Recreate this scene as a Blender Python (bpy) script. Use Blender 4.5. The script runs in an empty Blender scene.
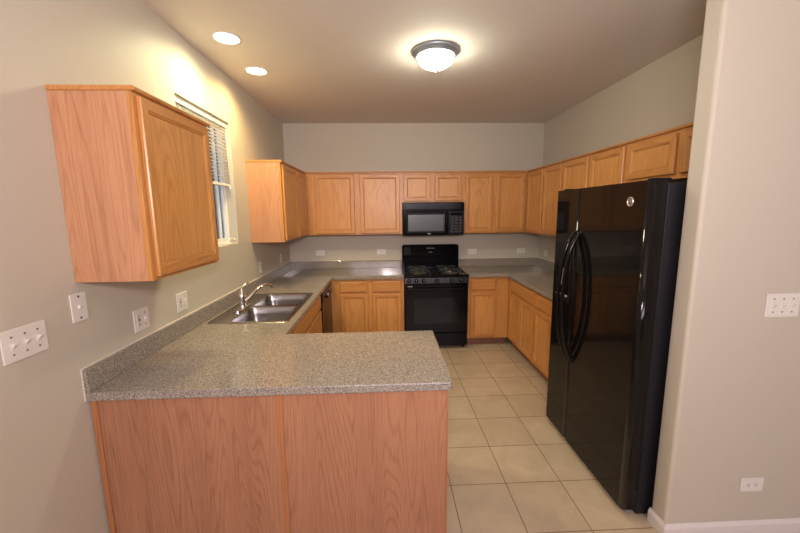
import bpy, bmesh, math, random
from mathutils import Vector, Matrix
random.seed(3)
SC = bpy.context.scene
COL = SC.collection
PI = math.pi
R = math.radians

# ---------------------------------------------------------------- camera
CAM = Vector((1.279, -4.777, 1.649))
yaw, pitch, roll = R(2.248), R(8.657), R(-0.640)
Fw = Vector((math.sin(yaw)*math.cos(pitch), math.cos(yaw)*math.cos(pitch), -math.sin(pitch)))
Rt = Vector((math.cos(yaw), -math.sin(yaw), 0))
Up = Rt.cross(Fw)
Rt2 = Rt*math.cos(roll)+Up*math.sin(roll)
Up2 = -Rt*math.sin(roll)+Up*math.cos(roll)
cd = bpy.data.cameras.new('camera')
cd.sensor_width = 36; cd.lens = 356.34*36/800; cd.clip_start = 0.05
cam = bpy.data.objects.new('camera', cd); COL.objects.link(cam)
m = Matrix((Rt2, Up2, -Fw)).transposed().to_4x4(); m.translation = CAM
cam.matrix_world = m
SC.camera = cam

# ---------------------------------------------------------------- world, lights, exposure
SC.view_settings.view_transform = 'Standard'
SC.view_settings.look = 'None'
SC.view_settings.exposure = 0.0
SC.view_settings.gamma = 1.0
SC.view_settings.use_curve_mapping = False
w = bpy.data.worlds.new('sky'); SC.world = w; w.use_nodes = True
bg = w.node_tree.nodes['Background']; bg.inputs[0].default_value = (0.62, 0.78, 1.0, 1); bg.inputs[1].default_value = 5.0

W, H = 3.368, 2.775        # kitchen width, ceiling height
YN, YF = -3.244, -3.142    # near and far face of the partition beside the refrigerator
PX = 2.67                  # end of that partition
CT = 0.911                 # worktop height

def area(name, loc, target, sx, sy, power, col):
    l = bpy.data.lights.new(name, 'AREA'); l.shape = 'RECTANGLE'; l.size = sx; l.size_y = sy
    l.energy = power; l.color = col
    o = bpy.data.objects.new(name, l); COL.objects.link(o); o.location = loc
    o.rotation_euler = (Vector(target)-Vector(loc)).to_track_quat('-Z', 'Y').to_euler()
    return o
def spot(name, loc, target, power, col, ang, blend, rad):
    l = bpy.data.lights.new(name, 'SPOT'); l.energy = power; l.color = col; l.spot_size = R(ang); l.spot_blend = blend
    l.shadow_soft_size = rad
    o = bpy.data.objects.new(name, l); COL.objects.link(o); o.location = loc
    o.rotation_euler = (Vector(target)-Vector(loc)).to_track_quat('-Z', 'Y').to_euler()
    return o
# added soft fill behind the camera standing in for daylight; no window there
area('rear_fill', (2.2, -8.6, 2.35), (1.7, -3, 1.6), 4.5, 0.6, 112, (1.0, 0.86, 0.95))
# direct camera flash, then an upward fill added to brighten the ceiling
area('camera_flash', (1.29, -4.90, 1.86), (1.6, -1.0, 1.5), 0.22, 0.16, 18, (1.0, 0.84, 0.86))
area('ceiling_fill', (1.45, -5.1, 2.0), (1.6, -4.3, 2.77), 0.3, 0.3, 28, (1.0, 0.92, 0.86))
spot('recessed_beam', (0.272, -2.232, H-0.03), (0.20, -2.232, 0), 44, (1.0, 0.91, 0.50), 166, 0.8, 0.06)
spot('recessed_beam', (0.272, -1.69, H-0.03), (0.22, -1.69, 0), 46, (1.0, 0.66, 0.25), 162, 0.8, 0.06)

# ---------------------------------------------------------------- materials
def mat(name, col, rough=0.5, metal=0.0, spec=0.5, coat=0.0, emit=None, estr=0.0):
    mt = bpy.data.materials.new(name); mt.use_nodes = True
    b = mt.node_tree.nodes['Principled BSDF']
    b.inputs['Base Color'].default_value = (*col, 1); b.inputs['Roughness'].default_value = rough
    b.inputs['Metallic'].default_value = metal; b.inputs['Specular IOR Level'].default_value = spec
    b.inputs['Coat Weight'].default_value = coat; b.inputs['Coat Roughness'].default_value = 0.05
    if emit: b.inputs['Emission Color'].default_value = (*emit, 1); b.inputs['Emission Strength'].default_value = estr
    return mt
class NT:
    def __init__(s, mt): s.t = mt.node_tree; s.b = s.t.nodes['Principled BSDF']
    def n(s, typ, **k):
        nd = s.t.nodes.new(typ)
        for a, v in k.items():
            if a.startswith('_'): setattr(nd, a[1:], v)
        return nd
    def l(s, a, b): s.t.links.new(a, b)
    def math(s, op, a, b=None):
        nd = s.t.nodes.new('ShaderNodeMath'); nd.operation = op
        for i, v in enumerate((a, b)):
            if v is None: continue
            if isinstance(v, (int, float)): nd.inputs[i].default_value = v
            else: s.l(v, nd.inputs[i])
        return nd.outputs[0]
    def ramp(s, f, stops, interp='LINEAR'):
        nd = s.t.nodes.new('ShaderNodeValToRGB'); nd.color_ramp.interpolation = interp
        e = nd.color_ramp.elements
        while len(e) < len(stops): e.new(0.5)
        for el, (p, c) in zip(e, stops): el.position = p; el.color = (*c, 1) if len(c) == 3 else c
        s.l(f, nd.inputs[0]); return nd.outputs[0]
    def coords(s, scale, rnd=True):
        tc = s.n('ShaderNodeTexCoord'); v = tc.outputs['Object']
        if rnd:
            oi = s.n('ShaderNodeObjectInfo'); mu = s.n('ShaderNodeVectorMath', _operation='SCALE')
            mu.inputs[0].default_value = (31, 17, 23); s.l(oi.outputs['Random'], mu.inputs['Scale'])
            ad = s.n('ShaderNodeVectorMath', _operation='ADD'); s.l(v, ad.inputs[0]); s.l(mu.outputs[0], ad.inputs[1]); v = ad.outputs[0]
        mp = s.n('ShaderNodeVectorMath', _operation='MULTIPLY'); s.l(v, mp.inputs[0]); mp.inputs[1].default_value = scale
        return mp.outputs[0]
    def noise(s, v, scale=1, detail=2, rough=0.5, dist=0.0):
        nd = s.n('ShaderNodeTexNoise'); s.l(v, nd.inputs['Vector']); nd.inputs['Scale'].default_value = scale
        nd.inputs['Detail'].default_value = detail; nd.inputs['Roughness'].default_value = rough; nd.inputs['Distortion'].default_value = dist
        return nd.outputs['Fac']
    def mix(s, f, a, b, blend='MIX'):
        nd = s.n('ShaderNodeMix', _data_type='RGBA', _blend_type=blend)
        for i, v in ((0, f), (6, a), (7, b)):
            if isinstance(v, (int, float)): nd.inputs[i].default_value = v
            elif isinstance(v, tuple): nd.inputs[i].default_value = (*v, 1)
            else: s.l(v, nd.inputs[i])
        return nd.outputs[2]
    def bump(s, h, strength, dist):
        nd = s.n('ShaderNodeBump'); nd.inputs['Strength'].default_value = strength; nd.inputs['Distance'].default_value = dist
        s.l(h, nd.inputs['Height']); s.l(nd.outputs[0], s.b.inputs['Normal'])

def oak(name, light, dark, horizontal=False, rough=0.33, contrast=1.0, rings=55):
    mt = mat(name, light, rough); t = NT(mt)
    def sc(a, b): return (b, a, a) if horizontal else (a, a, b)
    big = t.noise(t.coords(sc(6.5, 0.50)), 1, 1.2, 0.4, 0.12)
    ring = t.math('SINE', t.math('MULTIPLY', big, rings*2.2))
    ring = t.math('ADD', t.math('MULTIPLY', ring, 0.5), 0.5)
    ring = t.math('POWER', ring, 4.5)
    fine = t.noise(t.coords(sc(170, 4.0)), 1, 3, 0.6)
    pores = t.ramp(t.noise(t.coords(sc(270, 9)), 1, 1, 0.5), [(0.56, (0, 0, 0)), (0.68, (1, 1, 1))])
    tone = t.noise(t.coords(sc(9, 0.7)), 1, 2, 0.5)
    f = t.math('ADD', t.math('MULTIPLY', ring, 0.38*contrast), t.math('MULTIPLY', t.math('SUBTRACT', fine, 0.38), 0.9*contrast))
    f = t.math('ADD', f, t.math('MULTIPLY', pores, 0.32*contrast))
    f = t.math('ADD', f, t.math('MULTIPLY', t.math('SUBTRACT', tone, 0.5), 0.7))
    nd = t.n('ShaderNodeClamp'); t.l(f, nd.inputs[0])
    c = t.mix(nd.outputs[0], light, dark)
    t.l(c, t.b.inputs['Base Color'])
    t.bump(fine, 0.08, 0.001)
    return mt
OAK_L, OAK_D = (0.60, 0.283, 0.083), (0.37, 0.142, 0.034)
oakv = oak('oak_vertical_grain', OAK_L, OAK_D)
oakh = oak('oak_horizontal_grain', (0.57, 0.262, 0.077), OAK_D, True)
oakp = oak('oak_panel_veneer', (0.63, 0.305, 0.092), (0.42, 0.168, 0.042), False, 0.35, 1.0, 48)
oaks = oak('oak_side_laminate', (0.56, 0.285, 0.150), (0.36, 0.155, 0.075), False, 0.38, 1.0, 60)
oakpen = oak('oak_peninsula_laminate', (0.43, 0.205, 0.112), (0.24, 0.098, 0.053), False, 0.30, 0.9, 85)
oakst = oak('oak_edge_strip', (0.46, 0.19, 0.075), (0.30, 0.11, 0.04))
oakdark = mat('toe_kick_wood', (0.22, 0.10, 0.06), 0.6)
cabin = mat('cabinet_interior_shadow_gap', (0.30, 0.15, 0.07), 0.7)

def paint(name, col, rough=0.55):
    mt = mat(name, col, rough, spec=0.3); t = NT(mt)
    t.bump(t.noise(t.coords((90, 90, 90), False), 1, 3), 0.06, 0.002)
    return mt
wallm = paint('greige_wall_paint', (0.54, 0.495, 0.41))
ceilm = paint('ceiling_paint', (0.70, 0.655, 0.62), 0.8)
trimm = mat('white_trim_paint', (0.72, 0.68, 0.66), 0.35)
plastic = mat('white_plastic', (0.74, 0.71, 0.66), 0.35)
slot = mat('dark_slot', (0.05, 0.045, 0.04), 0.6)
screwm = mat('screw_grey', (0.28, 0.26, 0.25), 0.4, 0.5)
redm = mat('red_button', (0.35, 0.03, 0.02), 0.5)
caulk = mat('pale_caulk', (0.70, 0.64, 0.55), 0.5)

gran = mat('speckled_laminate', (0.4, 0.36, 0.32), 0.09); t = NT(gran)
vo = t.n('ShaderNodeTexVoronoi'); t.l(t.coords((1, 1, 1), False), vo.inputs['Vector']); vo.inputs['Scale'].default_value = 340
sep = t.n('ShaderNodeSeparateColor'); t.l(vo.outputs['Color'], sep.inputs[0])
c1 = t.ramp(sep.outputs[0], [(0, (0.075, 0.068, 0.064)), (0.18, (0.20, 0.172, 0.145)), (0.42, (0.33, 0.28, 0.215)), (0.68, (0.29, 0.262, 0.235)), (0.86, (0.48, 0.435, 0.37))], 'CONSTANT')
vo2 = t.n('ShaderNodeTexVoronoi'); t.l(t.coords((1, 1, 1), False), vo2.inputs['Vector']); vo2.inputs['Scale'].default_value = 190
sep2 = t.n('ShaderNodeSeparateColor'); t.l(vo2.outputs['Color'], sep2.inputs[0])
c2 = t.ramp(sep2.outputs[1], [(0, (0.15, 0.13, 0.12)), (0.3, (0.34, 0.30, 0.26)), (0.75, (0.46, 0.42, 0.37))], 'CONSTANT')
t.l(t.mix(0.35, c1, c2), t.b.inputs['Base Color'])

def tile_mat():
    mt = mat('beige_floor_tile', (0.5, 0.4, 0.3), 0.32); t = NT(mt)
    br = t.n('ShaderNodeTexBrick'); br.offset = 0; br.squash = 1
    tc = t.n('ShaderNodeTexCoord'); mp = t.n('ShaderNodeMapping'); mp.inputs['Location'].default_value = (-1.988+0.339*12, 2.845+0.347*20, 0)
    t.l(tc.outputs['Object'], mp.inputs['Vector']); t.l(mp.outputs[0], br.inputs['Vector'])
    br.inputs['Scale'].default_value = 1; br.inputs['Brick Width'].default_value = 0.339; br.inputs['Row Height'].default_value = 0.347
    br.inputs['Mortar Size'].default_value = 0.0028; br.inputs['Mortar Smooth'].default_value = 0.2
    br.inputs['Color1'].default_value = (0.50, 0.405, 0.29, 1); br.inputs['Color2'].default_value = (0.56, 0.46, 0.335, 1)
    br.inputs['Mortar'].default_value = (0.20, 0.135, 0.085, 1)
    no = t.noise(t.coords((5, 5, 5), False), 1, 5, 0.6, 0.6)
    cl = t.ramp(no, [(0.3, (0.86, 0.84, 0.80)), (0.7, (1.06, 1.05, 1.04))])
    t.l(t.mix(1.0, br.outputs['Color'], cl, 'MULTIPLY'), t.b.inputs['Base Color'])
    t.l(t.ramp(br.outputs['Fac'], [(0, (0.30,)*3), (1, (0.8,)*3)]), t.b.inputs['Roughness'])
    inv = t.math('SUBTRACT', 1.0, br.outputs['Fac']); t.bump(inv, 0.4, 0.002)
    return mt
tilem = tile_mat()

black = mat('black_gloss_enamel', (0.004, 0.004, 0.005), 0.12, spec=0.2)
blackf = mat('black_refrigerator_gloss', (0.007, 0.006, 0.006), 0.05, spec=0.22)
blacks = mat('black_textured_side', (0.010, 0.010, 0.013), 0.45, spec=0.3)
blackm = mat('black_matte_iron', (0.012, 0.012, 0.012), 0.5)
blackp = mat('black_plastic', (0.006, 0.006, 0.007), 0.25, spec=0.25)
glassd = mat('dark_oven_glass', (0.004, 0.004, 0.004), 0.06, spec=0.3)
mwglass = mat('microwave_screen_glass', (0.09, 0.098, 0.115), 0.2, spec=0.6)
grey = mat('grey_print', (0.35, 0.35, 0.36), 0.4)
chrome = mat('chrome', (0.80, 0.78, 0.75), 0.12, 1.0)
steel = mat('brushed_stainless_steel', (0.42, 0.415, 0.41), 0.25, 1.0)
nickel = mat('brushed_nickel', (0.36, 0.42, 0.48), 0.35, 0.6)
silver = mat('silver_badge', (0.75, 0.74, 0.72), 0.25, 0.9)
vinyl = mat('white_vinyl', (0.78, 0.78, 0.76), 0.35)
blindm = mat('cream_blind_slats', (0.74, 0.71, 0.63), 0.45)
glowc = mat('lamp_glass_bowl', (1, 1, 1), 0.3, emit=(1.0, 0.95, 0.72), estr=78)
gloww = mat('lit_bulb_cool', (1, 1, 1), 0.3, emit=(1.0, 0.97, 0.9), estr=20)
gloww2 = mat('lit_bulb_warm', (1, 1, 1), 0.3, emit=(1.0, 0.86, 0.6), estr=16)
glass = bpy.data.materials.new('window_pane_glass'); glass.use_nodes = True
t_ = NT(glass); gg = t_.n('ShaderNodeBsdfGlossy'); gg.inputs['Roughness'].default_value = 0.02
tr = t_.n('ShaderNodeBsdfTransparent'); mx = t_.n('ShaderNodeMixShader'); fr_ = t_.n('ShaderNodeFresnel'); fr_.inputs[0].default_value = 1.45
t_.l(fr_.outputs[0], mx.inputs[0]); t_.l(tr.outputs[0], mx.inputs[1]); t_.l(gg.outputs[0], mx.inputs[2])
t_.l(mx.outputs[0], t_.t.nodes['Material Output'].inputs['Surface'])
siding = mat('blue_grey_siding', (0.16, 0.20, 0.27), 0.7)

# ---------------------------------------------------------------- mesh helpers
def box(bm, a, b, bev=0.0, seg=2, mi=0):
    x0, y0, z0 = [min(p, q) for p, q in zip(a, b)]; x1, y1, z1 = [max(p, q) for p, q in zip(a, b)]
    tb = bmesh.new(); r = bmesh.ops.create_cube(tb, size=1)
    for v in tb.verts: v.co = Vector(((x0+x1)/2+v.co.x*(x1-x0), (y0+y1)/2+v.co.y*(y1-y0), (z0+z1)/2+v.co.z*(z1-z0)))
    if bev > 0: bmesh.ops.bevel(tb, geom=tb.edges[:], offset=bev, segments=seg, affect='EDGES', profile=0.5)
    for f in tb.faces: f.material_index = mi; f.smooth = False
    merge(bm, tb)
def merge(bm, tb):
    me = bpy.data.meshes.new('tmp'); tb.to_mesh(me); tb.free(); bm.from_mesh(me); bpy.data.meshes.remove(me)
def lathe(bm, prof, origin=(0, 0, 0), axis='Z', seg=32, mi=0):
    """prof = [(radius, height)...] revolved about the axis"""
    tb = bmesh.new(); rings = []
    for r, h in prof:
        if r < 1e-6: rings.append([tb.verts.new((0, 0, h))]); continue
        rings.append([tb.verts.new((r*math.cos(2*PI*i/seg), r*math.sin(2*PI*i/seg), h)) for i in range(seg)])
    for A, B in zip(rings, rings[1:]):
        for i in range(seg):
            j = (i+1) % seg
            if len(A) == 1 and len(B) == 1: continue
            if len(A) == 1: f = [A[0], B[i], B[j]]
            elif len(B) == 1: f = [A[i], B[0], A[j]]
            else: f = [A[i], B[i], B[j], A[j]]
            q = tb.faces.new(f); q.smooth = True; q.material_index = mi
    M = Matrix.Identity(4)
    if axis == 'X': M = Matrix.Rotation(PI/2, 4, 'Y')
    if axis == '-X': M = Matrix.Rotation(-PI/2, 4, 'Y')
    if axis == 'Y': M = Matrix.Rotation(-PI/2, 4, 'X')
    if axis == '-Y': M = Matrix.Rotation(PI/2, 4, 'X')
    bmesh.ops.transform(tb, matrix=Matrix.Translation(origin) @ M, verts=tb.verts)
    bmesh.ops.recalc_face_normals(tb, faces=tb.faces)
    merge(bm, tb)
def tube(bm, pts, rad, seg=12, mi=0, flat=1.0):
    pts = [Vector(p) for p in pts]; tb = bmesh.new(); rings = []
    rads = rad if isinstance(rad, (list, tuple)) else [rad]*len(pts)
    ref = None
    for i, p in enumerate(pts):
        d = (pts[min(i+1, len(pts)-1)]-pts[max(i-1, 0)]).normalized()
        if ref is None: ref = d.orthogonal().normalized()
        ref = (ref-d*ref.dot(d)).normalized(); s = d.cross(ref)
        rings.append([tb.verts.new(p+(ref*math.cos(2*PI*k/seg)+s*math.sin(2*PI*k/seg)*flat)*rads[i]) for k in range(seg)])
    for A, B in zip(rings, rings[1:]):
        for k in range(seg):
            q = tb.faces.new([A[k], A[(k+1) % seg], B[(k+1) % seg], B[k]]); q.smooth = True; q.material_index = mi
    tb.faces.new(rings[0][::-1]); tb.faces.new(rings[-1])
    for f in tb.faces: f.material_index = mi
    bmesh.ops.recalc_face_normals(tb, faces=tb.faces)
    merge(bm, tb)
def extr(bm, outline, plane, a, b, mi=0, smooth=False):
    """extrude a 2D outline along an axis: plane 'XZ' extrudes along y from a to b, 'YZ' along x, 'XY' along z"""
    tb = bmesh.new()
    def P(u, v, w): return {'XZ': (u, w, v), 'YZ': (w, u, v), 'XY': (u, v, w)}[plane]
    A = [tb.verts.new(P(u, v, a)) for u, v in outline]; B = [tb.verts.new(P(u, v, b)) for u, v in outline]
    n = len(A)
    tb.faces.new(A); tb.faces.new(B[::-1])
    for i in range(n): f = tb.faces.new([A[i], B[i], B[(i+1) % n], A[(i+1) % n]]); f.smooth = smooth
    for f in tb.faces: f.material_index = mi
    bmesh.ops.recalc_face_normals(tb, faces=tb.faces); merge(bm, tb)
def bez(p0, p1, p2, p3, n=12):
    p0, p1, p2, p3 = map(Vector, (p0, p1, p2, p3))
    return [p0*(1-t)**3+p1*3*t*(1-t)**2+p2*3*t*t*(1-t)+p3*t**3 for t in [i/n for i in range(n+1)]]
def obj(name, bm, mats, parent=None, loc=(0, 0, 0)):
    me = bpy.data.meshes.new(name); bm.to_mesh(me); bm.free()
    for mm in (mats if isinstance(mats, (list, tuple)) else [mats]): me.materials.append(mm)
    o = bpy.data.objects.new(name, me); COL.objects.link(o); o.location = loc
    if parent: o.parent = parent
    return o
def B(name, boxes, mats, parent=None, bev=0.0, loc=(0, 0, 0)):
    bm = bmesh.new()
    for a, b in boxes: box(bm, a, b, bev)
    return obj(name, bm, mats, parent, loc)
def thing(name, label, cat, loc=(0, 0, 0), rotz=0, group=None):
    o = bpy.data.objects.new(name, None); COL.objects.link(o); o.empty_display_size = 0.1
    o.location = loc; o.rotation_euler = (0, 0, rotz); o['label'] = label; o['category'] = cat
    group = group or {'wall_cabinet': 'oak wall cabinets', 'base_cabinet': 'oak base cabinets', 'wall_outlet': 'white wall outlets', 'light_switch': 'white triple light switches', 'countertop': 'speckled worktops'}.get(name)
    if group: o['group'] = group
    return o
def tag(o, label, cat, group=None):
    o['label'] = label; o['category'] = cat
    if group: o['group'] = group
    return o
def struct(o): o['kind'] = 'structure'; return o

# ---------------------------------------------------------------- setting
T = 0.12
XR, YB = 5.6, -9.0
struct(B('floor', [((-T, YB-T, -0.05), (XR+T, T, 0))], tilem))
struct(B('ceiling', [((-T, YB-T, H), (XR+T, T, H+0.1))], ceilm))
WY0, WY1, WZ0, WZ1 = -2.404, -1.625, 1.400, 2.392
struct(B('wall_left', [((-T, YB, 0), (0, WY0, H)), ((-T, WY1, 0), (0, 0, H)), ((-T, WY0, 0), (0, WY1, WZ0)), ((-T, WY0, WZ1), (0, WY1, H))], wallm))
struct(B('wall_back', [((-T, 0, 0), (W+T, T, H))], wallm))
struct(B('wall_right', [((W, YF, 0), (W+T, 0, H))], wallm))
bm = bmesh.new()
box(bm, (PX, YN, 0), (XR, YF, H))
tb = bm
ed = [e for e in bm.edges if all(abs(v.co.x-PX) < 1e-4 for v in e.verts) and abs(e.verts[0].co.z-e.verts[1].co.z) > 1]
bmesh.ops.bevel(bm, geom=ed, offset=0.016, segments=5, affect='EDGES', profile=0.5)
for f in bm.faces: f.smooth = False
struct(obj('wall_partition', bm, wallm))
struct(B('wall_rear', [((-T, YB-T, 0), (XR+T, YB, H))], paint('rear_wall_dimmed', (0.10, 0.085, 0.075))))  # colour darkened so the unseen wall reads as an unlit room in reflections
struct(B('wall_far_right', [((XR, YB, 0), (XR+T, YF, H))], wallm))
def baseb(name, prof_axis, p, a, b, sgn, z=0.105, th=0.014):
    prof = [(0, 0), (th, 0), (th, z-0.022), (th*0.55, z-0.008), (th*0.3, z), (0, z)]
    bm = bmesh.new()
    if prof_axis == 'y': extr(bm, [(p+sgn*u, v) for u, v in prof], 'XZ', a, b)    # runs along y
    else: extr(bm, [(p+sgn*u, v) for u, v in prof], 'YZ', a, b)                    # runs along x
    return struct(obj(name, bm, trimm))
bm = bmesh.new(); rows = []
for u, v in [(0.001, 0), (0.014, 0), (0.014, 0.056), (0.008, 0.068), (0.005, 0.076), (0.001, 0.076)]:
    rows.append([bm.verts.new(c) for c in ((PX-u, YF-0.001, v), (PX-u, YN-u, v), (XR-0.001, YN-u, v))])
for A_, C_ in zip(rows, rows[1:]+rows[:1]):
    for i in range(2): bm.faces.new([A_[i], A_[i+1], C_[i+1], C_[i]])
bm.faces.new([r[0] for r in rows]); bm.faces.new([r[2] for r in rows][::-1])
bmesh.ops.recalc_face_normals(bm, faces=bm.faces)
struct(obj('baseboard_right', bm, trimm))
baseb('baseboard_left', 'y', 0, YB, -3.30, 1)
baseb('baseboard_rear', 'x', YB, 0.014, XR, 1)

# window: vinyl casement in a drywall opening
xo = -0.110
win = struct(thing('window_1', 'window', 'window', (0, 0, 0)))
for k in ('label', 'category'): del win[k]
fw = 0.014
B('window_frame', [((xo, WY0, WZ0), (xo+0.04, WY0+fw, WZ1)), ((xo, WY1-fw, WZ0), (xo+0.04, WY1, WZ1)),
                   ((xo, WY0+fw, WZ0), (xo+0.04, WY1-fw, WZ0+fw)), ((xo, WY0+fw, WZ1-fw), (xo+0.04, WY1-fw, WZ1))], vinyl, win, 0.003)
ym = (WY0+WY1)/2
B('window_sash', [((xo+0.004, WY0+fw, WZ0+fw), (xo+0.03, WY0+fw+0.022, WZ1-fw)), ((xo+0.004, WY1-fw-0.022, WZ0+fw), (xo+0.03, WY1-fw, WZ1-fw)),
                  ((xo+0.004, WY0+fw+.022, WZ0+fw), (xo+0.03, WY1-fw-.022, WZ0+fw+0.035)), ((xo+0.004, WY0+fw+.022, WZ1-fw-0.035), (xo+0.03, WY1-fw-.022, WZ1-fw)),
                  ((xo+0.004, WY1-0.125, WZ0+fw+.035), (xo+0.03, WY1-0.113, WZ1-fw-.035))], vinyl, win, 0.002)
B('window_pane', [((xo+0.012, WY0+fw+.02, WZ0+fw+.02), (xo+0.016, WY1-fw-.02, WZ1-fw-.02))], glass, win)
bm = bmesh.new(); box(bm, (-0.066, -1.80, WZ0), (-0.012, -1.73, WZ0+0.014), 0.005)
tube(bm, bez((-0.035, -1.765, WZ0+0.012), (-0.03, -1.745, WZ0+0.055), (-0.02, -1.71, WZ0+0.04), (-0.02, -1.665, WZ0+0.028)), [0.008]*13)
lathe(bm, [(0, -0.01), (0.011, -0.008), (0.012, 0.006), (0, 0.01)], (-0.02, -1.662, WZ0+0.030), 'Y', 16)
obj('crank_handle', bm, plastic, win)

bl = thing('window_blind', 'cream horizontal slat blind lowered halfway down the window above the sink', 'blind', (-0.038, ym, WZ1))
hw = (WY1-WY0)/2-0.008
B('headrail', [((-0.022, -hw, -0.042), (0.022, hw, -0.001))], blindm, bl, 0.002)
bm = bmesh.new(); zz = -0.055
while zz > -0.485:
    extr(bm, [(-0.012, zz+0.0008), (0.0, zz+0.0020), (0.012, zz-0.0002), (0.012, zz-0.0010), (0.0, zz+0.0012), (-0.012, zz)], 'XZ', -hw, hw)
    zz -= 0.0255
obj('slats', bm, blindm, bl)
B('bottom_rail', [((-0.013, -hw, -0.515), (0.013, hw, -0.495))], blindm, bl, 0.003)
bm = bmesh.new()
for y in (-hw+0.08, 0, hw-0.08):
    bm = bmesh.new(); box(bm, (0.0140, y-0.001, -0.496), (0.0152, y+0.001, -0.03)); box(bm, (-0.0152, y-0.001, -0.496), (-0.0140, y+0.001, -0.03)); box(bm, (-0.0152, y-0.001, -0.4975), (0.0152, y+0.001, -0.496)); obj('ladder_cord', bm, blindm, bl)

bm = bmesh.new(); tube(bm, [(0.02, hw-0.03, -0.05), (0.02, hw-0.03, -0.52)], 0.0015, 6); lathe(bm, [(0, 0.02), (0.005, 0.015), (0.009, -0.02), (0, -0.022)], (0.02, hw-0.03, -0.53), 'Z', 12)
obj('pull_cord', bm, blindm, bl)

# neighbouring house outside the window
nb = thing('neighbouring_house', 'blue-grey sided house wall seen outside through the window above the sink', 'house', (-3.2, 0, -0.5))
bm = bmesh.new()
z = 0
while z < 4.2:
    extr(bm, [(-0.2, z), (0.02, z), (0.0, z+0.13), (-0.2, z+0.13)], 'XZ', -3.0, 5.0); z += 0.13
obj('siding', bm, siding, nb)
bm = bmesh.new(); box(bm, (0, 0.6, 1.6), (0.05, 1.6, 3.0), 0.005); obj('window_frame', bm, vinyl, nb)
B('window_glass', [((0.045, 0.68, 1.68), (0.055, 1.52, 2.92))], mwglass, nb)
B('eave', [((-0.4, -3.1, 4.2), (0.35, 5.1, 4.4))], vinyl, nb)
struct(B('ground', [((-9, -12, -0.6), (-T, 8, -0.5))], mat('outside_ground', (0.12, 0.13, 0.08), 0.9)))

# ---------------------------------------------------------------- cabinets
def loops(bm, w, h, prof, cap_back=True):
    """door frame from profile [(inset, y)]; returns nothing; front is -y; material 0 stiles, 1 rails"""
    tb = bmesh.new(); L = []
    for ins, y in prof:
        L.append([tb.verts.new(c) for c in ((ins, y, ins), (w-ins, y, ins), (w-ins, y, h-ins), (ins, y, h-ins))])
    for A, C in zip(L, L[1:]):
        for i in range(4):
            f = tb.faces.new([A[i], A[(i+1) % 4], C[(i+1) % 4], C[i]]); f.material_index = 1 if i in (0, 2) else 0
    if cap_back: tb.faces.new(L[0][::-1])
    bmesh.ops.recalc_face_normals(tb, faces=tb.faces); merge(bm, tb)
DT = 0.019
def door(par, x0, x1, z0, z1, yf, name='door'):
    """recessed panel door whose back lies at local y = yf"""
    w, h = x1-x0, z1-z0; s = 0.046
    bm = bmesh.new()
    loops(bm, w, h, [(0.002, 0), (0, -0.003), (0, -DT+0.006), (0.003, -DT+0.001), (0.006, -DT), (s-0.006, -DT), (s-0.002, -DT+0.0045), (s+0.003, -DT+0.0055), (s+0.008, -DT+0.011), (s+0.008, -0.002)])
    d = obj(name, bm, [oakv, oakh], par, (x0, yf-0.0006, z0))
    bm = bmesh.new(); a = s+0.0085
    box(bm, (a, -DT+0.0085, a), (w-a, -0.003, h-a))
    obj('panel', bm, oakp, d)
    return d
def drawer(par, x0, x1, z0, z1, yf, name='drawer_front'):
    w, h = x1-x0, z1-z0; bm = bmesh.new()
    loops(bm, w, h, [(0.002, 0), (0, -0.003), (0, -DT+0.007), (0.006, -DT+0.0035), (0.012, -DT+0.001), (0.014, -DT)])
    tb = bmesh.new(); tb.faces.new([tb.verts.new(c) for c in ((0.014, -DT, 0.014), (w-0.014, -DT, 0.014), (w-0.014, -DT, h-0.014), (0.014, -DT, h-0.014))])
    for f in tb.faces: f.material_index = 1
    merge(bm, tb)
    return obj(name, bm, [oakh, oakh], par, (x0, yf-0.0006, z0))
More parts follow.
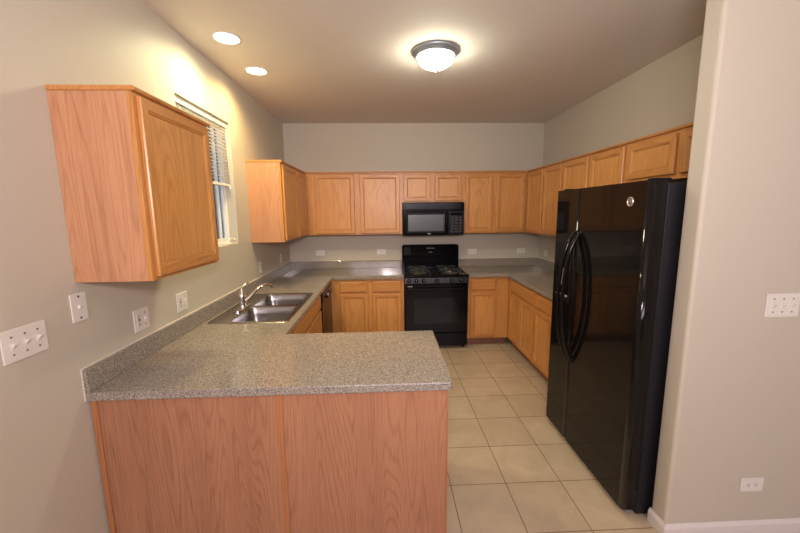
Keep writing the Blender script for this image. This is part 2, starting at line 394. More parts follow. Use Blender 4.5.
def cabinet(label, cat, w, h, d, loc, rotz, doors=(), drawers=(), rails=(), stiles=(), toe=False, group=None, trim=False, trim_ends=(0, 0), side=None, name='wall_cabinet', x0f=0.0, x1f=None):
    """origin at back-bottom-left; local x along the wall, front faces -y. x0f..x1f is the visible front"""
    if x1f is None: x1f = w
    t = thing(name, label, cat, loc, rotz, group)
    zb = 0.105 if toe else 0.0
    FR = 0.019
    bm = bmesh.new()
    yb = -0.001
    box(bm, (0.0006, -d+FR, zb), (0.016, yb, h)); box(bm, (w-0.016, -d+FR, zb), (w-0.0006, yb, h))
    if not toe: box(bm, (0.016, -d+FR, h-0.014), (w-0.016, yb, h-0.002))
    zr = zb+ (0.0 if toe else 0.014)
    box(bm, (0.016, -d+FR, zr), (w-0.016, yb, zr+0.014)); box(bm, (0.016, -0.008, zr+0.014), (w-0.016, yb, h-0.03))
    obj('carcass', bm, side or oaks, t)
    # face frame: stiles (mat 0) and rails (mat 1)
    bm = bmesh.new(); sw = 0.038
    xs = [(x0f+0.0004, x0f+sw), (x1f-sw, x1f-0.0004)]+list(stiles)
    for a, b in xs: box(bm, (a, -d, zb), (b, -d+FR-0.0004, h-0.0004), 0.0008, 1)
    for a, b in [(zb, zb+0.038), (h-0.038, h-0.0004)]+list(rails):
        box(bm, (x0f+sw, -d+0.0006, a), (x1f-sw, -d+FR-0.0004, b), mi=1)
    obj('face_frame', bm, [oakv, oakh], t)
    for q in doors: door(t, *q, -d)
    for q in drawers: drawer(t, *q, -d)
    if toe:
        B('toe_kick', [((x0f+0.0006, -d+0.075, 0.0), (x1f-0.0006, -d+0.09, zb-0.0006))], oakdark, t)
    if trim:
        bm = bmesh.new(); e0, e1 = trim_ends
        prof = [(-d+0.004, h+0.0006), (-d-0.012, h+0.0006), (-d-0.016, h+0.008), (-d-0.016, h+0.014), (-d-0.008, h+0.019), (-d+0.004, h+0.019)]
        extr(bm, prof, 'YZ', x0f-(0.004 if e0 else -0.0004), x1f+(0.012 if e1 else -0.0004), mi=0)
        if e0: box(bm, (x0f-0.004, -d+0.004, h+0.0006), (x0f+0.006, -0.002, h+0.019), 0.002)
        if e1: box(bm, (x1f-0.006, -d+0.004, h+0.0006), (x1f+0.012, -0.002, h+0.019), 0.002)
        obj('top_moulding', bm, oakh, t)
    return t
UB, UH, UD = 1.378, 0.744, 0.313      # upper cabinets: bottom height, height, depth
DZ0, DZ1 = 0.016, 0.730
G1 = 'oak wall cabinets'
def sd(*pairs): return [(a, b, DZ0, DZ1) for a, b in pairs]
# near left, by itself
cabinet('large oak wall cabinet nearest the camera on the left wall, one door, above the peninsula', 'cabinet', 0.585, UH, UD, (0, -3.286, UB), PI/2,
        sd((0.022, 0.563)), trim=True, trim_ends=(1, 1))
# far left, corner
L0 = -1.329
cabinet('oak wall cabinet past the window on the left wall, with two narrow doors', 'cabinet', -L0-0.002, UH, UD, (0, L0, UB), PI/2,
        sd((0.030, 0.505), (0.560, 0.985)), stiles=[(0.505, 0.56)], trim=True, trim_ends=(1, 0), x1f=-L0-UD-0.001)
# back wall
x = UD+0.001
RX = 1.489
cabinet('two-door oak wall cabinet on the back wall left of the microwave', 'cabinet', RX-x, UH, UD, (x, 0, UB), 0,
        sd((0.430-x, 0.903-x), (0.973-x, 1.459-x)), stiles=[(0.038, 0.430-x+0.01), (0.893-x, 0.983-x)], trim=True)
cabinet('short two-door oak wall cabinet directly above the black microwave', 'cabinet', 0.762, 0.355, UD, (RX, 0, UB+UH-0.355), 0,
        [(0.020, 0.345, 0.014, 0.335), (0.405, 0.735, 0.014, 0.335)], stiles=[(0.335, 0.415)], trim=True)
xr = RX+0.762
cabinet('two-door oak wall cabinet on the back wall right of the microwave', 'cabinet', W-UD-0.001-xr, UH, UD, (xr, 0, UB), 0,
        sd((0.022, 0.365), (0.409, 0.768)), stiles=[(0.355, 0.422)], trim=True)
# right wall (local x runs towards the camera)
cabinet('tall oak wall cabinet in the back right corner, two narrow doors, on the right wall', 'cabinet', 1.210, UH, UD, (W, -0.002, UB), -PI/2,
        sd((0.345, 0.76), (0.80, 1.185)), stiles=[(0.75, 0.81)], trim=True, x0f=UD+0.001)
cabinet('tall oak wall cabinet on the right wall, its lower half hidden behind the refrigerator', 'cabinet', 0.940, UH, UD, (W, -1.2125, UB), -PI/2,
        sd((0.020, 0.445), (0.49, 0.92)), stiles=[(0.435, 0.50)], trim=True)
cabinet('low oak wall cabinet above the refrigerator next to the partition wall', 'cabinet', 0.975, 0.29, UD, (W, -2.1530, UB+UH-0.29), -PI/2,
        [(0.025, 0.455, 0.030, 0.270), (0.500, 0.947, 0.030, 0.270)], stiles=[(0.445, 0.51)], trim=True)

# base cabinets
BH, BD = CT-0.0405, 0.61
dz = (0.135, 0.69); wz = (0.712, 0.848)
rl = [(0.680, 0.722)]
# left run: sink base (fronts face +x); local x runs to +y
cabinet('oak sink base cabinet under the steel sink with a false drawer front', 'cabinet', 1.31, BH, BD, (0, -2.592, 0), PI/2,
        [(0.24, 0.745, *dz), (0.785, 1.285, *dz)], [(0.24, 1.285, *wz)], rails=rl, stiles=[(0.038, 0.25), (0.735, 0.795)], toe=True, name='base_cabinet', side=oakv)
# peninsula: doors face the kitchen (+y), finished panel faces the camera
pen = cabinet('peninsula base cabinet with reddish oak back panels facing the camera', 'cabinet', 1.536, BH, 0.66, (1.541, -3.284, 0), PI,
        [(0.03, 0.44, *dz), (0.48, 0.87, *dz)], [(0.03, 0.44, *wz), (0.48, 0.87, *wz)], rails=rl, stiles=[(0.43, 0.49), (0.86, 0.93)], toe=True, name='peninsula_cabinet', side=oakpen, x1f=0.93)
# finished back in local coordinates of the peninsula (local y > 0 is towards the camera, local x runs to -x)
B('back_panel', [((0.004, 0.0006, 0.0), (0.745, 0.018, BH-0.001))], oakpen, pen, 0.0006)
B('back_panel', [((0.751, 0.0006, 0.0), (1.534, 0.018, BH-0.001))], oakpen, pen, 0.0006)
B('edge_strip', [((0.727, 0.0186, 0.0), (0.751, 0.0235, BH-0.001))], oakst, pen, 0.001)
B('edge_strip', [((1.510, 0.0186, 0.0), (1.534, 0.0235, BH-0.001))], oakst, pen, 0.001)
B('corner_trim', [((-0.004, -0.02, 0.0), (0.0035, 0.020, BH-0.001))], oakst, pen, 0.001)
# back wall left of range
DWY0, DWY1 = -1.272, -0.662
x = BD+0.002
cabinet('oak base cabinet with two drawers and two doors between dishwasher and range', 'cabinet', RX-x-0.002, BH, BD, (x, 0, 0), 0,
        [(0.725-x, 1.055-x, *dz), (1.108-x, 1.455-x, *dz)], [(0.725-x, 1.055-x, *wz), (1.108-x, 1.455-x, *wz)], rails=rl, stiles=[(0.038, 0.735-x), (1.045-x, 1.118-x)], toe=True, name='base_cabinet')
xr = RX+0.764
cabinet('oak base cabinet with one drawer over one door, right of the range', 'cabinet', W-BD-0.002-xr, BH, BD, (xr, 0, 0), 0,
        [(0.035, 0.345, *dz)], [(0.035, 0.345, *wz)], rails=rl, stiles=[(0.335, W-BD-xr-0.04)], toe=True, name='base_cabinet')
cabinet('oak base cabinet on the right wall with a wide drawer over two narrow doors', 'cabinet', 1.385, BH, BD, (W, -0.001, 0), -PI/2,
        [(0.700, 1.030, *dz), (1.038, 1.358, *dz)], [(0.700, 1.358, *wz)], rails=rl, stiles=[(0.649, 0.71)], toe=True, name='base_cabinet', x0f=BD+0.002)
cabinet('oak base cabinet on the right wall beside the refrigerator, partly hidden by it', 'cabinet', 0.762, BH, BD, (W, -1.387, 0), -PI/2,
        [(0.030, 0.375, *dz), (0.385, 0.735, *dz)], [(0.030, 0.735, *wz)], rails=rl, toe=True, name='base_cabinet')

# ---------------------------------------------------------------- worktops
SX0, SX1, SY0, SY1 = 0.050, 0.600, -2.395, -1.500       # sink rim outline
def slab(name, xs, ys, keep, z0, z1, round_v=(), mt=gran):
    bm = bmesh.new(); V = {}
    def vv(x, y):
        if (x, y) not in V: V[(x, y)] = bm.verts.new((x, y, z1))
        return V[(x, y)]
    for i in range(len(xs)-1):
        for j in range(len(ys)-1):
            cx, cy = (xs[i]+xs[i+1])/2, (ys[j]+ys[j+1])/2
            if keep(cx, cy): bm.faces.new([vv(xs[i], ys[j]), vv(xs[i+1], ys[j]), vv(xs[i+1], ys[j+1]), vv(xs[i], ys[j+1])])
    r = bmesh.ops.extrude_face_region(bm, geom=bm.faces[:])
    for v in [g for g in r['geom'] if isinstance(g, bmesh.types.BMVert)]: v.co.z = z0
    bmesh.ops.recalc_face_normals(bm, faces=bm.faces)
    for (x, y, rad) in round_v:
        ed = [e for e in bm.edges if all(abs(v.co.x-x) < 1e-4 and abs(v.co.y-y) < 1e-4 for v in e.verts)]
        bmesh.ops.bevel(bm, geom=ed, offset=rad, segments=6, affect='EDGES', profile=0.5)
    ed = [e for e in bm.edges if len(e.link_faces) == 2 and e.link_faces[0].normal.angle(e.link_faces[1].normal) > 0.8 and max(v.co.z for v in e.verts)-min(v.co.z for v in e.verts) < 1e-5]
    bmesh.ops.bevel(bm, geom=ed, offset=0.004, segments=2, affect='EDGES', profile=0.5)
    return bm
PY1, PY2, PXE = -3.322, -2.626, 1.565
def keepL(x, y):
    if SX0+0.012 < x < SX1-0.012 and SY0+0.012 < y < SY1-0.012: return False
    return x < 0.648 or (y < PY2) or (y > -0.648)
cl = thing('countertop', 'speckled grey-brown laminate worktop running from the peninsula round to the range', 'countertop', (0, 0, 0))
bm = slab('top', [0.001, SX0+0.013, SX1-0.013, 0.648, RX-0.003, PXE], [PY1, PY2, SY0+0.013, SY1-0.013, -0.648, -0.001],
          lambda x, y: (keepL(x, y) and not (x > RX-0.003 and y > PY2)), CT-0.038, CT, [(PXE, PY1, 0.022), (PXE, PY2, 0.012)])
obj('worktop_slab', bm, gran, cl)
B('backsplash', [((0.001, PY1+0.001, CT+0.0006), (0.021, -0.0215, CT+0.104))], gran, cl, 0.0025)
B('backsplash', [((0.001, -0.021, CT+0.0006), (RX-0.003, -0.001, CT+0.104))], gran, cl, 0.0025)
B('caulk_line', [((0.0006, PY1+0.001, CT+0.1042), (0.009, -0.003, CT+0.1075)), ((0.0095, -0.009, CT+0.1042), (RX-0.003, -0.0008, CT+0.1075)),
                 ((0.0006, PY1-0.003, CT-0.038), (0.006, PY1-0.0002, CT+0.1042))], caulk, cl)
cr = thing('countertop', 'speckled grey-brown laminate worktop from the range round to the refrigerator', 'countertop', (0, 0, 0))
xr = RX+0.765
bm = slab('top', [xr, W-0.648, W-0.001], [-2.15, -0.648, -0.001], lambda x, y: x > W-0.648 or y > -0.648, CT-0.038, CT)
obj('worktop_slab', bm, gran, cr)
B('backsplash', [((xr, -0.021, CT+0.0006), (W-0.001, -0.001, CT+0.104))], gran, cr, 0.0025)
B('backsplash', [((W-0.021, -2.15, CT+0.0006), (W-0.001, -0.0215, CT+0.104))], gran, cr, 0.0025)
B('caulk_line', [((xr, -0.009, CT+0.1042), (W-0.01, -0.0008, CT+0.1075)), ((W-0.009, -2.15, CT+0.1042), (W-0.0008, -0.0095, CT+0.1075))], caulk, cr)

# ---------------------------------------------------------------- sink and faucet
sk = thing('kitchen_sink', 'double bowl stainless steel sink set into the worktop below the window', 'sink', (0, 0, CT))
def rr(x0, x1, y0, y1, r, n=6):
    out = []
    for cx, cy, a0 in ((x1-r, y1-r, 0), (x0+r, y1-r, 90), (x0+r, y0+r, 180), (x1-r, y0+r, 270)):
        for k in range(n+1):
            a = R(a0+90*k/n); out.append((cx+r*math.cos(a), cy+r*math.sin(a)))
    return out
bm = bmesh.new()
ymid = (SY0+SY1)/2
bowls = [(0.190, 0.565, SY0+0.035, ymid-0.018), (0.190, 0.565, ymid+0.018, SY1-0.035)]
zr = 0.0045
outer = [bm.verts.new((x, y, zr)) for x, y in rr(SX0+.004, SX1-.004, SY0+.004, SY1-.004, 0.03)]
oe = [bm.edges.new((outer[i], outer[(i+1) % len(outer)])) for i in range(len(outer))]
edges = list(oe); inner = []
for b in bowls:
    vs = [bm.verts.new((x, y, zr)) for x, y in rr(*b, 0.045)]
    edges += [bm.edges.new((vs[i], vs[(i+1) % len(vs)])) for i in range(len(vs))]; inner.append(vs)
bmesh.ops.triangle_fill(bm, use_beauty=True, edges=edges)
# raised outer rim down to the worktop
o2 = [bm.verts.new((x, y, 0.0062)) for x, y in rr(SX0+.001, SX1-.001, SY0+.001, SY1-.001, 0.033)]
o3 = [bm.verts.new((x, y, 0.0006)) for x, y in rr(SX0-.002, SX1+.002, SY0-.002, SY1+.002, 0.036)]
for A, C in ((outer, o2), (o2, o3)):
    for i in range(len(A)): bm.faces.new([A[i], A[(i+1) % len(A)], C[(i+1) % len(A)], C[i]]).smooth = True
obj('rim', bm, steel, sk)
for b, vs in zip(bowls, inner):
    bm = bmesh.new(); prev = None
    x0, x1, y0, y1 = b
    for ins, z, r in ((0, zr-0.0002, .045), (0.004, -0.004, .045), (0.010, -0.06, .05), (0.016, -0.14, .055), (0.030, -0.168, .06), (0.07, -0.18, .06), (0.12, -0.183, .03)):
        cur = [bm.verts.new((x, y, z)) for x, y in rr(x0+ins, x1-ins, y0+ins, y1-ins, r)]
        if prev:
            for i in range(len(cur)): bm.faces.new([prev[i], prev[(i+1) % len(cur)], cur[(i+1) % len(cur)], cur[i]]).smooth = True
        prev = cur
    bm.faces.new(prev)
    bmesh.ops.recalc_face_normals(bm, faces=bm.faces)
    bw = obj('bowl', bm, steel, sk)
    bm = bmesh.new(); lathe(bm, [(0, 0.002), (0.02, 0.002), (0.024, 0.004), (0.04, 0.004), (0.043, 0.0005)], ((x0+x1)/2, (y0+y1)/2, -0.1835), 'Z', 24)
    obj('drain', bm, chrome, bw)
FX, FY = 0.148, -2.01
fa = thing('kitchen_faucet', 'chrome single lever faucet standing on the back edge of the steel sink', 'faucet', (FX, FY, CT+0.0068))
bm = bmesh.new(); extr(bm, rr(-0.030, 0.026, -0.125, 0.125, 0.025), 'XY', 0.0, 0.007); obj('deck_plate', bm, chrome, fa)
bm = bmesh.new(); lathe(bm, [(0, 0.0072), (0.0275, 0.0072), (0.028, 0.012), (0.0245, 0.02), (0.0235, 0.07), (0.026, 0.078), (0.026, 0.10), (0.021, 0.115), (0.0165, 0.13), (0.011, 0.142), (0, 0.146)], (0, 0, 0), 'Z', 24)
obj('body', bm, chrome, fa)
bm = bmesh.new()
p = bez((0.018, 0.012, 0.055), (0.07, 0.05, 0.09), (0.10, 0.10, 0.175), (0.150, 0.17, 0.152), 16)+bez((0.150, 0.17, 0.152), (0.165, 0.185, 0.146), (0.172, 0.195, 0.137), (0.177, 0.20, 0.122), 6)[1:]
tube(bm, p, [0.0150-0.004*min(1, i/12) for i in range(len(p))], 14); obj('spout', bm, chrome, fa)
bm = bmesh.new(); p = bez((0, 0, 0.14), (0.0, 0.004, 0.16), (0.01, 0.02, 0.185), (0.03, 0.07, 0.188), 10); tube(bm, p, [0.008, 0.008, 0.007, 0.0065, 0.006, 0.006, 0.0065, 0.0075, 0.0085, 0.009, 0.006], 12, flat=0.7)
obj('lever', bm, chrome, fa)

# ---------------------------------------------------------------- dishwasher
dw = thing('dishwasher', 'black built-in dishwasher in the back left corner next to the sink cabinet', 'dishwasher', (0, (DWY0+DWY1)/2, 0))
hy = (DWY1-DWY0)/2-0.004
B('tub', [((0.03, -hy, 0.02), (0.59, hy, CT-0.042))], blackm, dw)
B('door', [((0.5906, -hy, 0.115), (0.632, hy, 0.745))], black, dw, 0.004)
bm = bmesh.new(); extr(bm, [(0.5906, 0.750), (0.634, 0.750), (0.640, 0.765), (0.640, 0.845), (0.630, 0.862), (0.5906, 0.862)], 'XZ', -hy, hy); obj('control_panel', bm, blackp, dw)
bm = bmesh.new(); extr(bm, [(0.6406, 0.772), (0.662, 0.766), (0.668, 0.775), (0.664, 0.785), (0.6406, 0.80)], 'XZ', -0.13, 0.13); obj('handle', bm, blackp, dw)
bm = bmesh.new()
for k in range(5): box(bm, (0.6404, 0.16+0.022*k, 0.80), (0.6425, 0.175+0.022*k, 0.812), 0.0005)
obj('buttons', bm, grey, dw)
B('kick_plate', [((0.54, -hy, 0.0), (0.556, hy, 0.112))], blackm, dw)

# ---------------------------------------------------------------- gas range
RC = RX+0.381
rg = thing('gas_range', 'black gas range with four burners and glossy oven door on the back wall', 'stove', (RC, 0, 0))
hw = 0.377
B('body', [((-hw, -0.640, 0.035), (hw, -0.004, 0.893))], black, rg, 0.003)
bm = bmesh.new()
extr(bm, [(-0.700, 0.8936), (-0.704, 0.902), (-0.698, 0.914), (-0.10, 0.914), (-0.10, 0.8936)], 'YZ', -hw-0.003, hw+0.003)
# raised rim around the burner well
for a, b in (((-hw, -0.695, 0.914), (hw, -0.675, 0.920)), ((-hw, -0.675, 0.914), (-hw+0.02, -0.10, 0.920)), ((hw-0.02, -0.675, 0.914), (hw, -0.10, 0.920))): box(bm, a, b, 0.0025)
obj('cooktop', bm, black, rg)
for bx in (-0.19, 0.19):
    for by in (-0.52, -0.25):
        bm = bmesh.new(); lathe(bm, [(0.085, 0.9145), (0.08, 0.918), (0.05, 0.9165), (0.045, 0.926), (0.03, 0.928), (0.03, 0.936), (0.028, 0.938), (0, 0.938)], (bx, by, 0), 'Z', 28)
        obj('burner', bm, mat('burner_steel', (0.30, 0.29, 0.27), 0.35, 0.8) if (bx, by) == (-0.19, -0.52) else bpy.data.materials['burner_steel'], rg)
        bm = bmesh.new(); s = 0.118; zt = 0.950
        for a, b in (((bx-s, by-s), (bx+s, by-s)), ((bx+s, by-s), (bx+s, by+s)), ((bx+s, by+s), (bx-s, by+s)), ((bx-s, by+s), (bx-s, by-s))):
            box(bm, (min(a[0], b[0])-0.005, min(a[1], b[1])-0.005, zt-0.012), (max(a[0], b[0])+0.005, max(a[1], b[1])+0.005, zt-0.003), 0.002)
        for dx, dy in ((1, 0), (-1, 0), (0, 1), (0, -1)):
            a = (bx+dx*s, by+dy*s); b = (bx+dx*0.03, by+dy*0.03)
            box(bm, (min(a[0], b[0])-0.004, min(a[1], b[1])-0.004, zt-0.012), (max(a[0], b[0])+0.004, max(a[1], b[1])+0.004, zt), 0.002)
        for sx in (-1, 1):
            for sy in (-1, 1): box(bm, (bx+sx*s-0.006, by+sy*s-0.006, 0.9145), (bx+sx*s+0.006, by+sy*s+0.006, zt-0.01), 0.001)
        obj('burner_grate', bm, blackm, rg)
# sloped control panel
bm = bmesh.new(); extr(bm, [(-0.6406, 0.812), (-0.690, 0.812), (-0.702, 0.822), (-0.694, 0.885), (-0.688, 0.893), (-0.6406, 0.893)], 'YZ', -hw, hw); obj('control_panel', bm, mat('control_panel_black', (0.016, 0.017, 0.022), 0.2), rg)
for kx in (-0.325, -0.243, -0.155, 0.0, 0.175, 0.285):
    bm = bmesh.new(); lathe(bm, [(0, 0.0005), (0.024, 0.0005), (0.024, 0.005), (0.019, 0.009), (0.017, 0.026), (0.014, 0.029), (0, 0.029)], (kx, -0.699, 0.853), '-Y', 24)
    kb = obj('control_knob', bm, blackp, rg)
    B('pointer_mark', [((kx-0.002, -0.7305, 0.853), (kx+0.002, -0.7285, 0.868))], grey, kb)
bm = bmesh.new(); box(bm, (-hw+0.002, -0.682, 0.215), (hw-0.002, -0.641, 0.806), 0.006); dr = obj('oven_door', bm, black, rg)
B('oven_window', [((-0.27, -0.6845, 0.33), (0.27, -0.6825, 0.64))], glassd, dr, 0.0008)
bm = bmesh.new(); box(bm, (-0.335, -0.728, 0.742), (0.335, -0.708, 0.766), 0.008, 3)
for sx in (-1, 1): box(bm, (sx*0.32-0.013, -0.712, 0.744), (sx*0.32+0.013, -0.6826, 0.764), 0.003)
obj('door_handle', bm, black, dr)
B('badge', [((-0.345, -0.6838, 0.778), (-0.285, -0.6823, 0.788))], grey, dr)
bm = bmesh.new(); box(bm, (-hw+0.002, -0.676, 0.045), (hw-0.002, -0.641, 0.207), 0.006); box(bm, (-hw+0.03, -0.684, 0.186), (hw-0.03, -0.674, 0.198), 0.003); obj('storage_drawer', bm, black, rg)
for sx in (-1, 1):
    for yy in (-0.60, -0.06):
        bm = bmesh.new(); lathe(bm, [(0, 0), (0.02, 0), (0.02, 0.008), (0.01, 0.012), (0.01, 0.0345), (0, 0.0345)], (sx*0.34, yy, 0), 'Z', 16); obj('foot', bm, blackm, rg)
# backguard with rounded top corners
bm = bmesh.new(); r_ = 0.03; out = [(-hw, 0.9146), (hw, 0.9146)]
for k in range(7): a = R(90*k/6); out.append((hw-r_+r_*math.cos(a), 1.222-r_+r_*math.sin(a)))
for k in range(7): a = R(90+90*k/6); out.append((-hw+r_+r_*math.cos(a), 1.222-r_+r_*math.sin(a)))
extr(bm, out, 'XZ', -0.09, -0.006)
ed = [e for e in bm.edges if all(abs(v.co.y+0.09) < 1e-4 for v in e.verts) and max(v.co.z for v in e.verts) > 0.95]
bmesh.ops.bevel(bm, geom=ed, offset=0.008, segments=3, affect='EDGES')
bk = obj('backguard', bm, black, rg)
bm = bmesh.new(); extr(bm, [(-0.0996, 0.9206), (-0.112, 0.926), (-0.104, 1.062), (-0.0906, 1.075), (-0.0906, 0.9206)], 'YZ', -hw+0.02, hw-0.02); obj('backguard_vent', bm, black, rg)
bm = bmesh.new()
box(bm, (-0.055, -0.0925, 1.168), (0.055, -0.0906, 1.18)); box(bm, (-0.024, -0.0925, 1.115), (0.024, -0.0906, 1.127))
for k in range(3):
    for q in range(4): box(bm, (-0.345+0.028*k, -0.0925, 1.10+0.026*q), (-0.325+0.028*k, -0.0906, 1.105+0.026*q))
obj('control_print', bm, mat('dim_print', (0.10, 0.10, 0.10), 0.4), bk)

# ---------------------------------------------------------------- microwave
mw = thing('microwave_oven', 'black over-the-range microwave hung below the short wall cabinet', 'microwave', (RC, 0, 1.362))
hw = 0.3755; D = -0.40; h = 0.398
B('body', [((-hw, D+0.035, 0.0), (hw, -0.004, h))], black, mw, 0.003)
B('vent_panel', [((-hw, D+0.004, 0.298), (hw, D+0.0345, h-0.001))], black, mw, 0.003)
bm = bmesh.new()
for k in range(5): box(bm, (-hw+0.04, D+0.0025, 0.375-k*0.012), (hw-0.04, D+0.0036, 0.381-k*0.012))
obj('vent_louvres', bm, blackp, mw)
md = B('door', [((-hw, D+0.002, 0.012), (0.178, D+0.0345, 0.292))], black, mw, 0.004)
bm = bmesh.new(); loops(bm, 0.475, 0.240, [(0, 0), (0, -0.003), (0.006, -0.004), (0.020, -0.0012)], False)
o = obj('window_surround', bm, blackp, md, (-hw+0.042, D+0.0014, 0.035))
B('window_screen', [((-hw+0.063, D-0.0006, 0.056), (-hw+0.496, D+0.0012, 0.254))], mwglass, md)
B('badge', [((-0.075, D-0.0008, 0.017), (-0.035, D+0.0014, 0.027))], grey, md)
bm = bmesh.new(); tube(bm, bez((0.155, D+0.001, 0.05), (0.155, D-0.05, 0.07), (0.155, D-0.05, 0.245), (0.155, D+0.001, 0.268), 14), 0.009, 12); obj('handle', bm, black, md)
cp = B('control_panel', [((0.1815, D+0.002, 0.012), (hw, D+0.0345, 0.292))], blackp, mw, 0.004)
B('display', [((0.205, D-0.0002, 0.245), (0.355, D+0.0016, 0.275))], glassd, cp)
bm = bmesh.new()
for r0 in range(6):
    for c0 in range(3): box(bm, (0.210+c0*0.050, D+0.0004, 0.035+r0*0.034), (0.248+c0*0.050, D+0.0016, 0.058+r0*0.034))
obj('keypad', bm, mat('keypad_print', (0.016, 0.016, 0.018), 0.5), cp)
B('underside_light', [((-0.12, -0.25, -0.004), (0.12, -0.16, -0.0004))], plastic, mw)

# ---------------------------------------------------------------- refrigerator
FXF, FY0, FY1, FZ = 2.526, -3.122, -2.200, 1.787
fg = thing('refrigerator', 'tall glossy black side-by-side refrigerator standing against the right partition wall', 'refrigerator', (FXF, 0, 0))
B('body', [((0.085, FY0+0.004, 0.012), (W-FXF-0.03, FY1-0.004, FZ-0.012))], blacks, fg, 0.004)
YS = -2.503
def fdoor(y0, y1, name):
    # plan profile: gently bowed front with rounded outer edges
    r = 0.026; pts = [(r*(1-math.sin(R(90*k/8))), y0+0.028*(1-math.cos(R(90*k/8)))) for k in range(9)]
    pts += [(r*(1-math.cos(R(90*k/6))), y1-0.010+0.010*math.sin(R(90*k/6))) for k in range(7)]
    bm = bmesh.new(); extr(bm, pts+[(0.078, y1), (0.078, y0)], 'XY', 0.045, FZ)
    for f in bm.faces:
        f.smooth = abs(f.normal.z) < 0.5 and f.calc_area() < 0.02
    return obj(name, bm, blackf, fg)
dfz = fdoor(YS+0.003, FY1, 'freezer_door'); dfr = fdoor(FY0, YS-0.003, 'refrigerator_door')
B('door_gasket', [((0.0785, FY0+0.01, 0.10), (0.0845, FY1-0.01, FZ-0.02))], mat('gasket_grey', (0.09, 0.09, 0.10), 0.5), fg)
for par, yy in ((dfz, YS+0.030), (dfr, YS-0.030)):
    bm = bmesh.new()
    p = bez((0.004, yy, 1.515), (-0.065, yy, 1.44), (-0.092, yy, 1.25), (-0.092, yy, 1.06), 12)+bez((-0.092, yy, 1.06), (-0.092, yy, 0.90), (-0.062, yy, 0.71), (0.004, yy, 0.635), 12)[1:]
    tube(bm, p, [0.013]*len(p), 14)
    lathe(bm, [(0.018, -0.004), (0.018, 0.006), (0.013, 0.01)], (0.003, yy, 1.508), '-X', 16)
    lathe(bm, [(0.018, -0.004), (0.018, 0.006), (0.013, 0.01)], (0.003, yy, 0.642), '-X', 16)
    obj('handle', bm, blackf, par)
# dispenser in the freezer door
ds = B('dispenser_frame', [((-0.004, -2.455, 1.02), (0.0035, -2.245, 1.045)), ((-0.004, -2.455, 1.40), (0.0035, -2.245, 1.425)), ((-0.004, -2.455, 1.045), (0.0035, -2.435, 1.40)), ((-0.004, -2.265, 1.045), (0.0035, -2.245, 1.40)),
      ((-0.006, -2.435, 1.28), (0.0035, -2.265, 1.40))], blackp, dfz, 0.0015)
B('dispenser_cradle', [((-0.012, -2.42, 1.055), (0.003, -2.28, 1.066)), ((-0.010, -2.37, 1.13), (0.003, -2.33, 1.25))], grey, ds, 0.001)
# round maker's badge
bm = bmesh.new(); lathe(bm, [(0, 0.0012), (0.0175, 0.0012), (0.0175, 0.003), (0.0195, 0.0045), (0.023, 0.0045), (0.025, 0.002), (0.025, 0)], (0.0002, -2.985, 1.689), '-X', 32)
bdg = obj('badge', bm, silver, dfr)
bm = bmesh.new(); lathe(bm, [(0, 0.0018), (0.0155, 0.0018), (0.0155, 0.0005)], (0.0002, -2.985, 1.689), '-X', 28); obj('badge_centre', bm, mat('badge_grey', (0.16, 0.16, 0.17), 0.35, 0.5), bdg)
cu = bpy.data.curves.new('monogram', 'FONT'); cu.body = 'GE'; cu.size = 0.021; cu.align_x = 'CENTER'; cu.align_y = 'CENTER'; cu.extrude = 0.0006; cu.shear = 0.3
to = bpy.data.objects.new('tmp_text', cu); COL.objects.link(to); bpy.context.view_layer.update()
me = bpy.data.meshes.new_from_object(to); bpy.data.objects.remove(to)
me.transform(Matrix.Translation((-0.0023, -2.985, 1.689)) @ Matrix.Rotation(-PI/2, 4, 'Z') @ Matrix.Rotation(PI/2, 4, 'X'))
me.materials.clear(); me.materials.append(silver)
mo = bpy.data.objects.new('badge_monogram', me); COL.objects.link(mo); mo.parent = bdg
for y in (FY0+0.05, FY1-0.05):
    B('hinge_cap', [((0.030, y-0.022, FZ+0.0006), (0.12, y+0.022, FZ+0.011))], blackp, fg, 0.004)
B('base_grille', [((0.035, FY0+0.02, 0.012), (0.0745, FY1-0.02, 0.042))], mat('grille_grey', (0.20, 0.19, 0.20), 0.4), fg, 0.003)
for y in (FY0+0.05, FY1-0.05):
    bm = bmesh.new(); lathe(bm, [(0, -0.012), (0.02, -0.012), (0.022, -0.008), (0.022, 0.008), (0.02, 0.012), (0, 0.012)], (0.115, y, 0.0225), 'Y', 20); obj('roller', bm, blackp, fg)
    bm = bmesh.new(); lathe(bm, [(0, 0), (0.016, 0), (0.016, 0.006), (0.007, 0.008), (0.007, 0.0195), (0, 0.0195)], (0.055, y, 0), 'Z', 16); obj('levelling_foot', bm, chrome if y < -2.6 else blackp, fg)

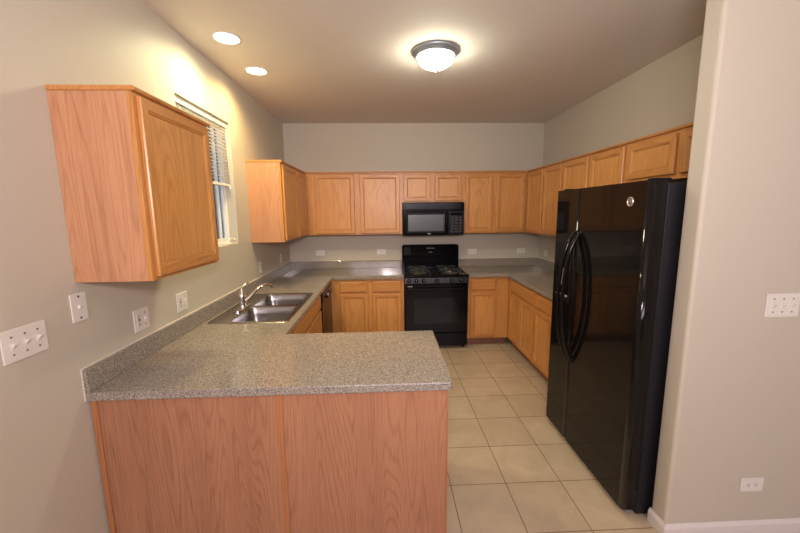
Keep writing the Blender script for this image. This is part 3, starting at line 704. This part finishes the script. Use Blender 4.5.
# ---------------------------------------------------------------- ceiling lights
def recessed(y, label, gm):
    t = thing('recessed_light', label, 'light', (0.272, y, H), 0, 'recessed ceiling lights')
    bm = bmesh.new(); lathe(bm, [(0.092, -0.0005), (0.090, -0.005), (0.080, -0.006), (0.073, -0.002), (0.073, -0.0004)], (0, 0, 0), 'Z', 40); obj('trim_ring', bm, trimm, t)
    bm = bmesh.new(); lathe(bm, [(0, -0.004), (0.05, -0.0035), (0.0725, -0.0006)], (0, 0, 0), 'Z', 40); obj('bulb_lens', bm, gm, t)
recessed(-2.232, 'white recessed ceiling light near the left wall, the closer of two', gloww)
recessed(-1.690, 'warmer recessed ceiling light near the left wall, the farther of two', gloww2)
fl = thing('flush_ceiling_light', 'round flush ceiling light with frosted glass bowl and brushed metal rim', 'light', (1.655, -2.06, H))
bm = bmesh.new(); lathe(bm, [(0, -0.0006), (0.165, -0.0006), (0.168, -0.010), (0.160, -0.018), (0.150, -0.024), (0.146, -0.034), (0.138, -0.040), (0.126, -0.040), (0.126, -0.012), (0, -0.012)], seg=48); obj('metal_rim', bm, nickel, fl)
bm = bmesh.new(); lathe(bm, [(0.1255, -0.026), (0.127, -0.045), (0.116, -0.073), (0.088, -0.096), (0.05, -0.108), (0.012, -0.112), (0, -0.112)], seg=48); obj('glass_bowl', bm, glowc, fl)
bm = bmesh.new(); lathe(bm, [(0, -0.1125), (0.014, -0.1125), (0.022, -0.120), (0.012, -0.127), (0.009, -0.134), (0.012, -0.142), (0, -0.150)], seg=20); obj('finial', bm, nickel, fl)

# ---------------------------------------------------------------- switch and outlet plates
def plate(label, cat, loc, rotz, w, h, items, name, group=None):
    """front faces local -y, centred on loc; items = list of (kind, x)"""
    t = thing(name, label, cat, loc, rotz, group)
    bm = bmesh.new(); box(bm, (-w/2, -0.006, -h/2), (w/2, -0.0004, h/2), 0.0022); obj('cover_plate', bm, plastic, t)
    for kind, x in items:
        if kind == 'toggle':
            bm = bmesh.new(); extr(bm, [(-0.0064, -0.011), (-0.020, 0.006), (-0.019, 0.012), (-0.0064, 0.006)], 'YZ', x-0.004, x+0.004); box(bm, (x-0.006, -0.0076, -0.014), (x+0.006, -0.0062, 0.014))
            obj('toggle', bm, plastic, t)
            B('screw', [((x-0.0032, -0.0074, zz-0.0032), (x+0.0032, -0.0062, zz+0.0032)) for zz in (-0.031, 0.031)], screwm, t)
        if kind in ('outlet', 'outlet_h', 'gfci'):
            hor = kind == 'outlet_h'
            rc_ = bmesh.new(); sl = bmesh.new()
            def q(bm_, u0, v0, u1, v1, d0, d1):
                if hor: box(bm_, (x+v0, -d1, u0), (x+v1, -d0, u1))
                else: box(bm_, (x+u0, -d1, v0), (x+u1, -d0, v1))
            if kind == 'gfci': q(rc_, -0.0165, -0.033, 0.0165, 0.033, 0.0062, 0.0078)
            for s in (-1, 1):
                c = s*0.0195
                if kind != 'gfci': q(rc_, -0.0165, c-0.0135, 0.0165, c+0.0135, 0.0062, 0.0078)
                q(sl, -0.0075, c-0.004, -0.0050, c+0.005, 0.0079, 0.0085); q(sl, 0.0050, c-0.004, 0.0075, c+0.005, 0.0079, 0.0085)
                q(sl, -0.002, c-0.010, 0.002, c-0.006, 0.0079, 0.0085)
            ro = obj('receptacle', rc_, plastic, t); obj('slots', sl, slot, ro)
            if kind == 'gfci':
                B('reset_button', [((x-0.006, -0.0092, -0.0048), (x+0.006, -0.0080, 0.0005))], redm, ro)
                B('test_button', [((x-0.006, -0.0092, 0.0015), (x+0.006, -0.0080, 0.0062))], slot, ro)
        if kind == 'jack':
            bm = bmesh.new(); lathe(bm, [(0, 0.012), (0.006, 0.012), (0.007, 0.010), (0.009, 0.0064)], (x, 0, 0), '-Y', 16); obj('jack', bm, plastic, t)
            bm = bmesh.new()
            for zz in (-0.045, 0.045): lathe(bm, [(0, 0.0076), (0.0045, 0.0074), (0.0045, 0.0062)], (x, 0, zz), '-Y', 12)
            obj('screws', bm, slot, t)
    return t
LW = PI/2
GO = 'white wall outlets and switches'
plate('white triple light switch plate at the far left edge on the left wall', 'light switch', (0, -3.522, 1.213), LW, 0.160, 0.114, [('toggle', -0.046), ('toggle', 0), ('toggle', 0.046)], 'light_switch')
plate('single white wall plate with centre jack below the near left wall cabinet', 'wall plate', (0, -3.288, 1.275), LW, 0.076, 0.118, [('jack', 0)], 'wall_jack')
plate('white double plate with switch and red-button outlet, nearest above the left worktop', 'outlet', (0, -2.932, 1.115), LW, 0.114, 0.114, [('gfci', -0.023), ('toggle', 0.023)], 'wall_outlet')
plate('white double plate with switch and red-button outlet on left wall, just before the sink', 'outlet', (0, -2.557, 1.113), LW, 0.118, 0.114, [('gfci', -0.023), ('toggle', 0.023)], 'wall_outlet')
plate('small white outlet on the left wall above the faucet, under the far cabinet front end', 'outlet', (0, -1.135, 1.115), LW, 0.072, 0.114, [('outlet', 0)], 'wall_outlet')
plate('small white outlet on the left wall deepest in the back left corner', 'outlet', (0, -0.42, 1.110), LW, 0.072, 0.114, [('outlet', 0)], 'wall_outlet')
plate('sideways white outlet on the back wall nearest the back left corner', 'outlet', (0.400, 0, 1.122), 0, 0.116, 0.073, [('outlet_h', 0)], 'wall_outlet')
plate('sideways white outlet on the back wall immediately left of the range', 'outlet', (1.217, 0, 1.128), 0, 0.116, 0.073, [('outlet_h', 0)], 'wall_outlet')
plate('sideways white outlet on the back wall immediately right of the range', 'outlet', (2.452, 0, 1.112), 0, 0.116, 0.073, [('outlet_h', 0)], 'wall_outlet')
plate('sideways white outlet on the back wall nearest the back right corner', 'outlet', (3.124, 0, 1.114), 0, 0.116, 0.073, [('outlet_h', 0)], 'wall_outlet')
plate('white outlet on the right wall between back corner and refrigerator', 'outlet', (W, -0.235, 1.095), -PI/2, 0.116, 0.073, [('outlet_h', 0)], 'wall_outlet')
plate('white triple switch plate on the wall right of the refrigerator', 'light switch', (3.108, YN, 1.204), 0, 0.162, 0.112, [('toggle', -0.046), ('toggle', 0), ('toggle', 0.046)], 'light_switch')
plate('sideways white outlet low on the wall right of the refrigerator, above the baseboard', 'outlet', (3.092, YN, 0.280), 0, 0.118, 0.074, [('outlet_h', 0)], 'wall_outlet')
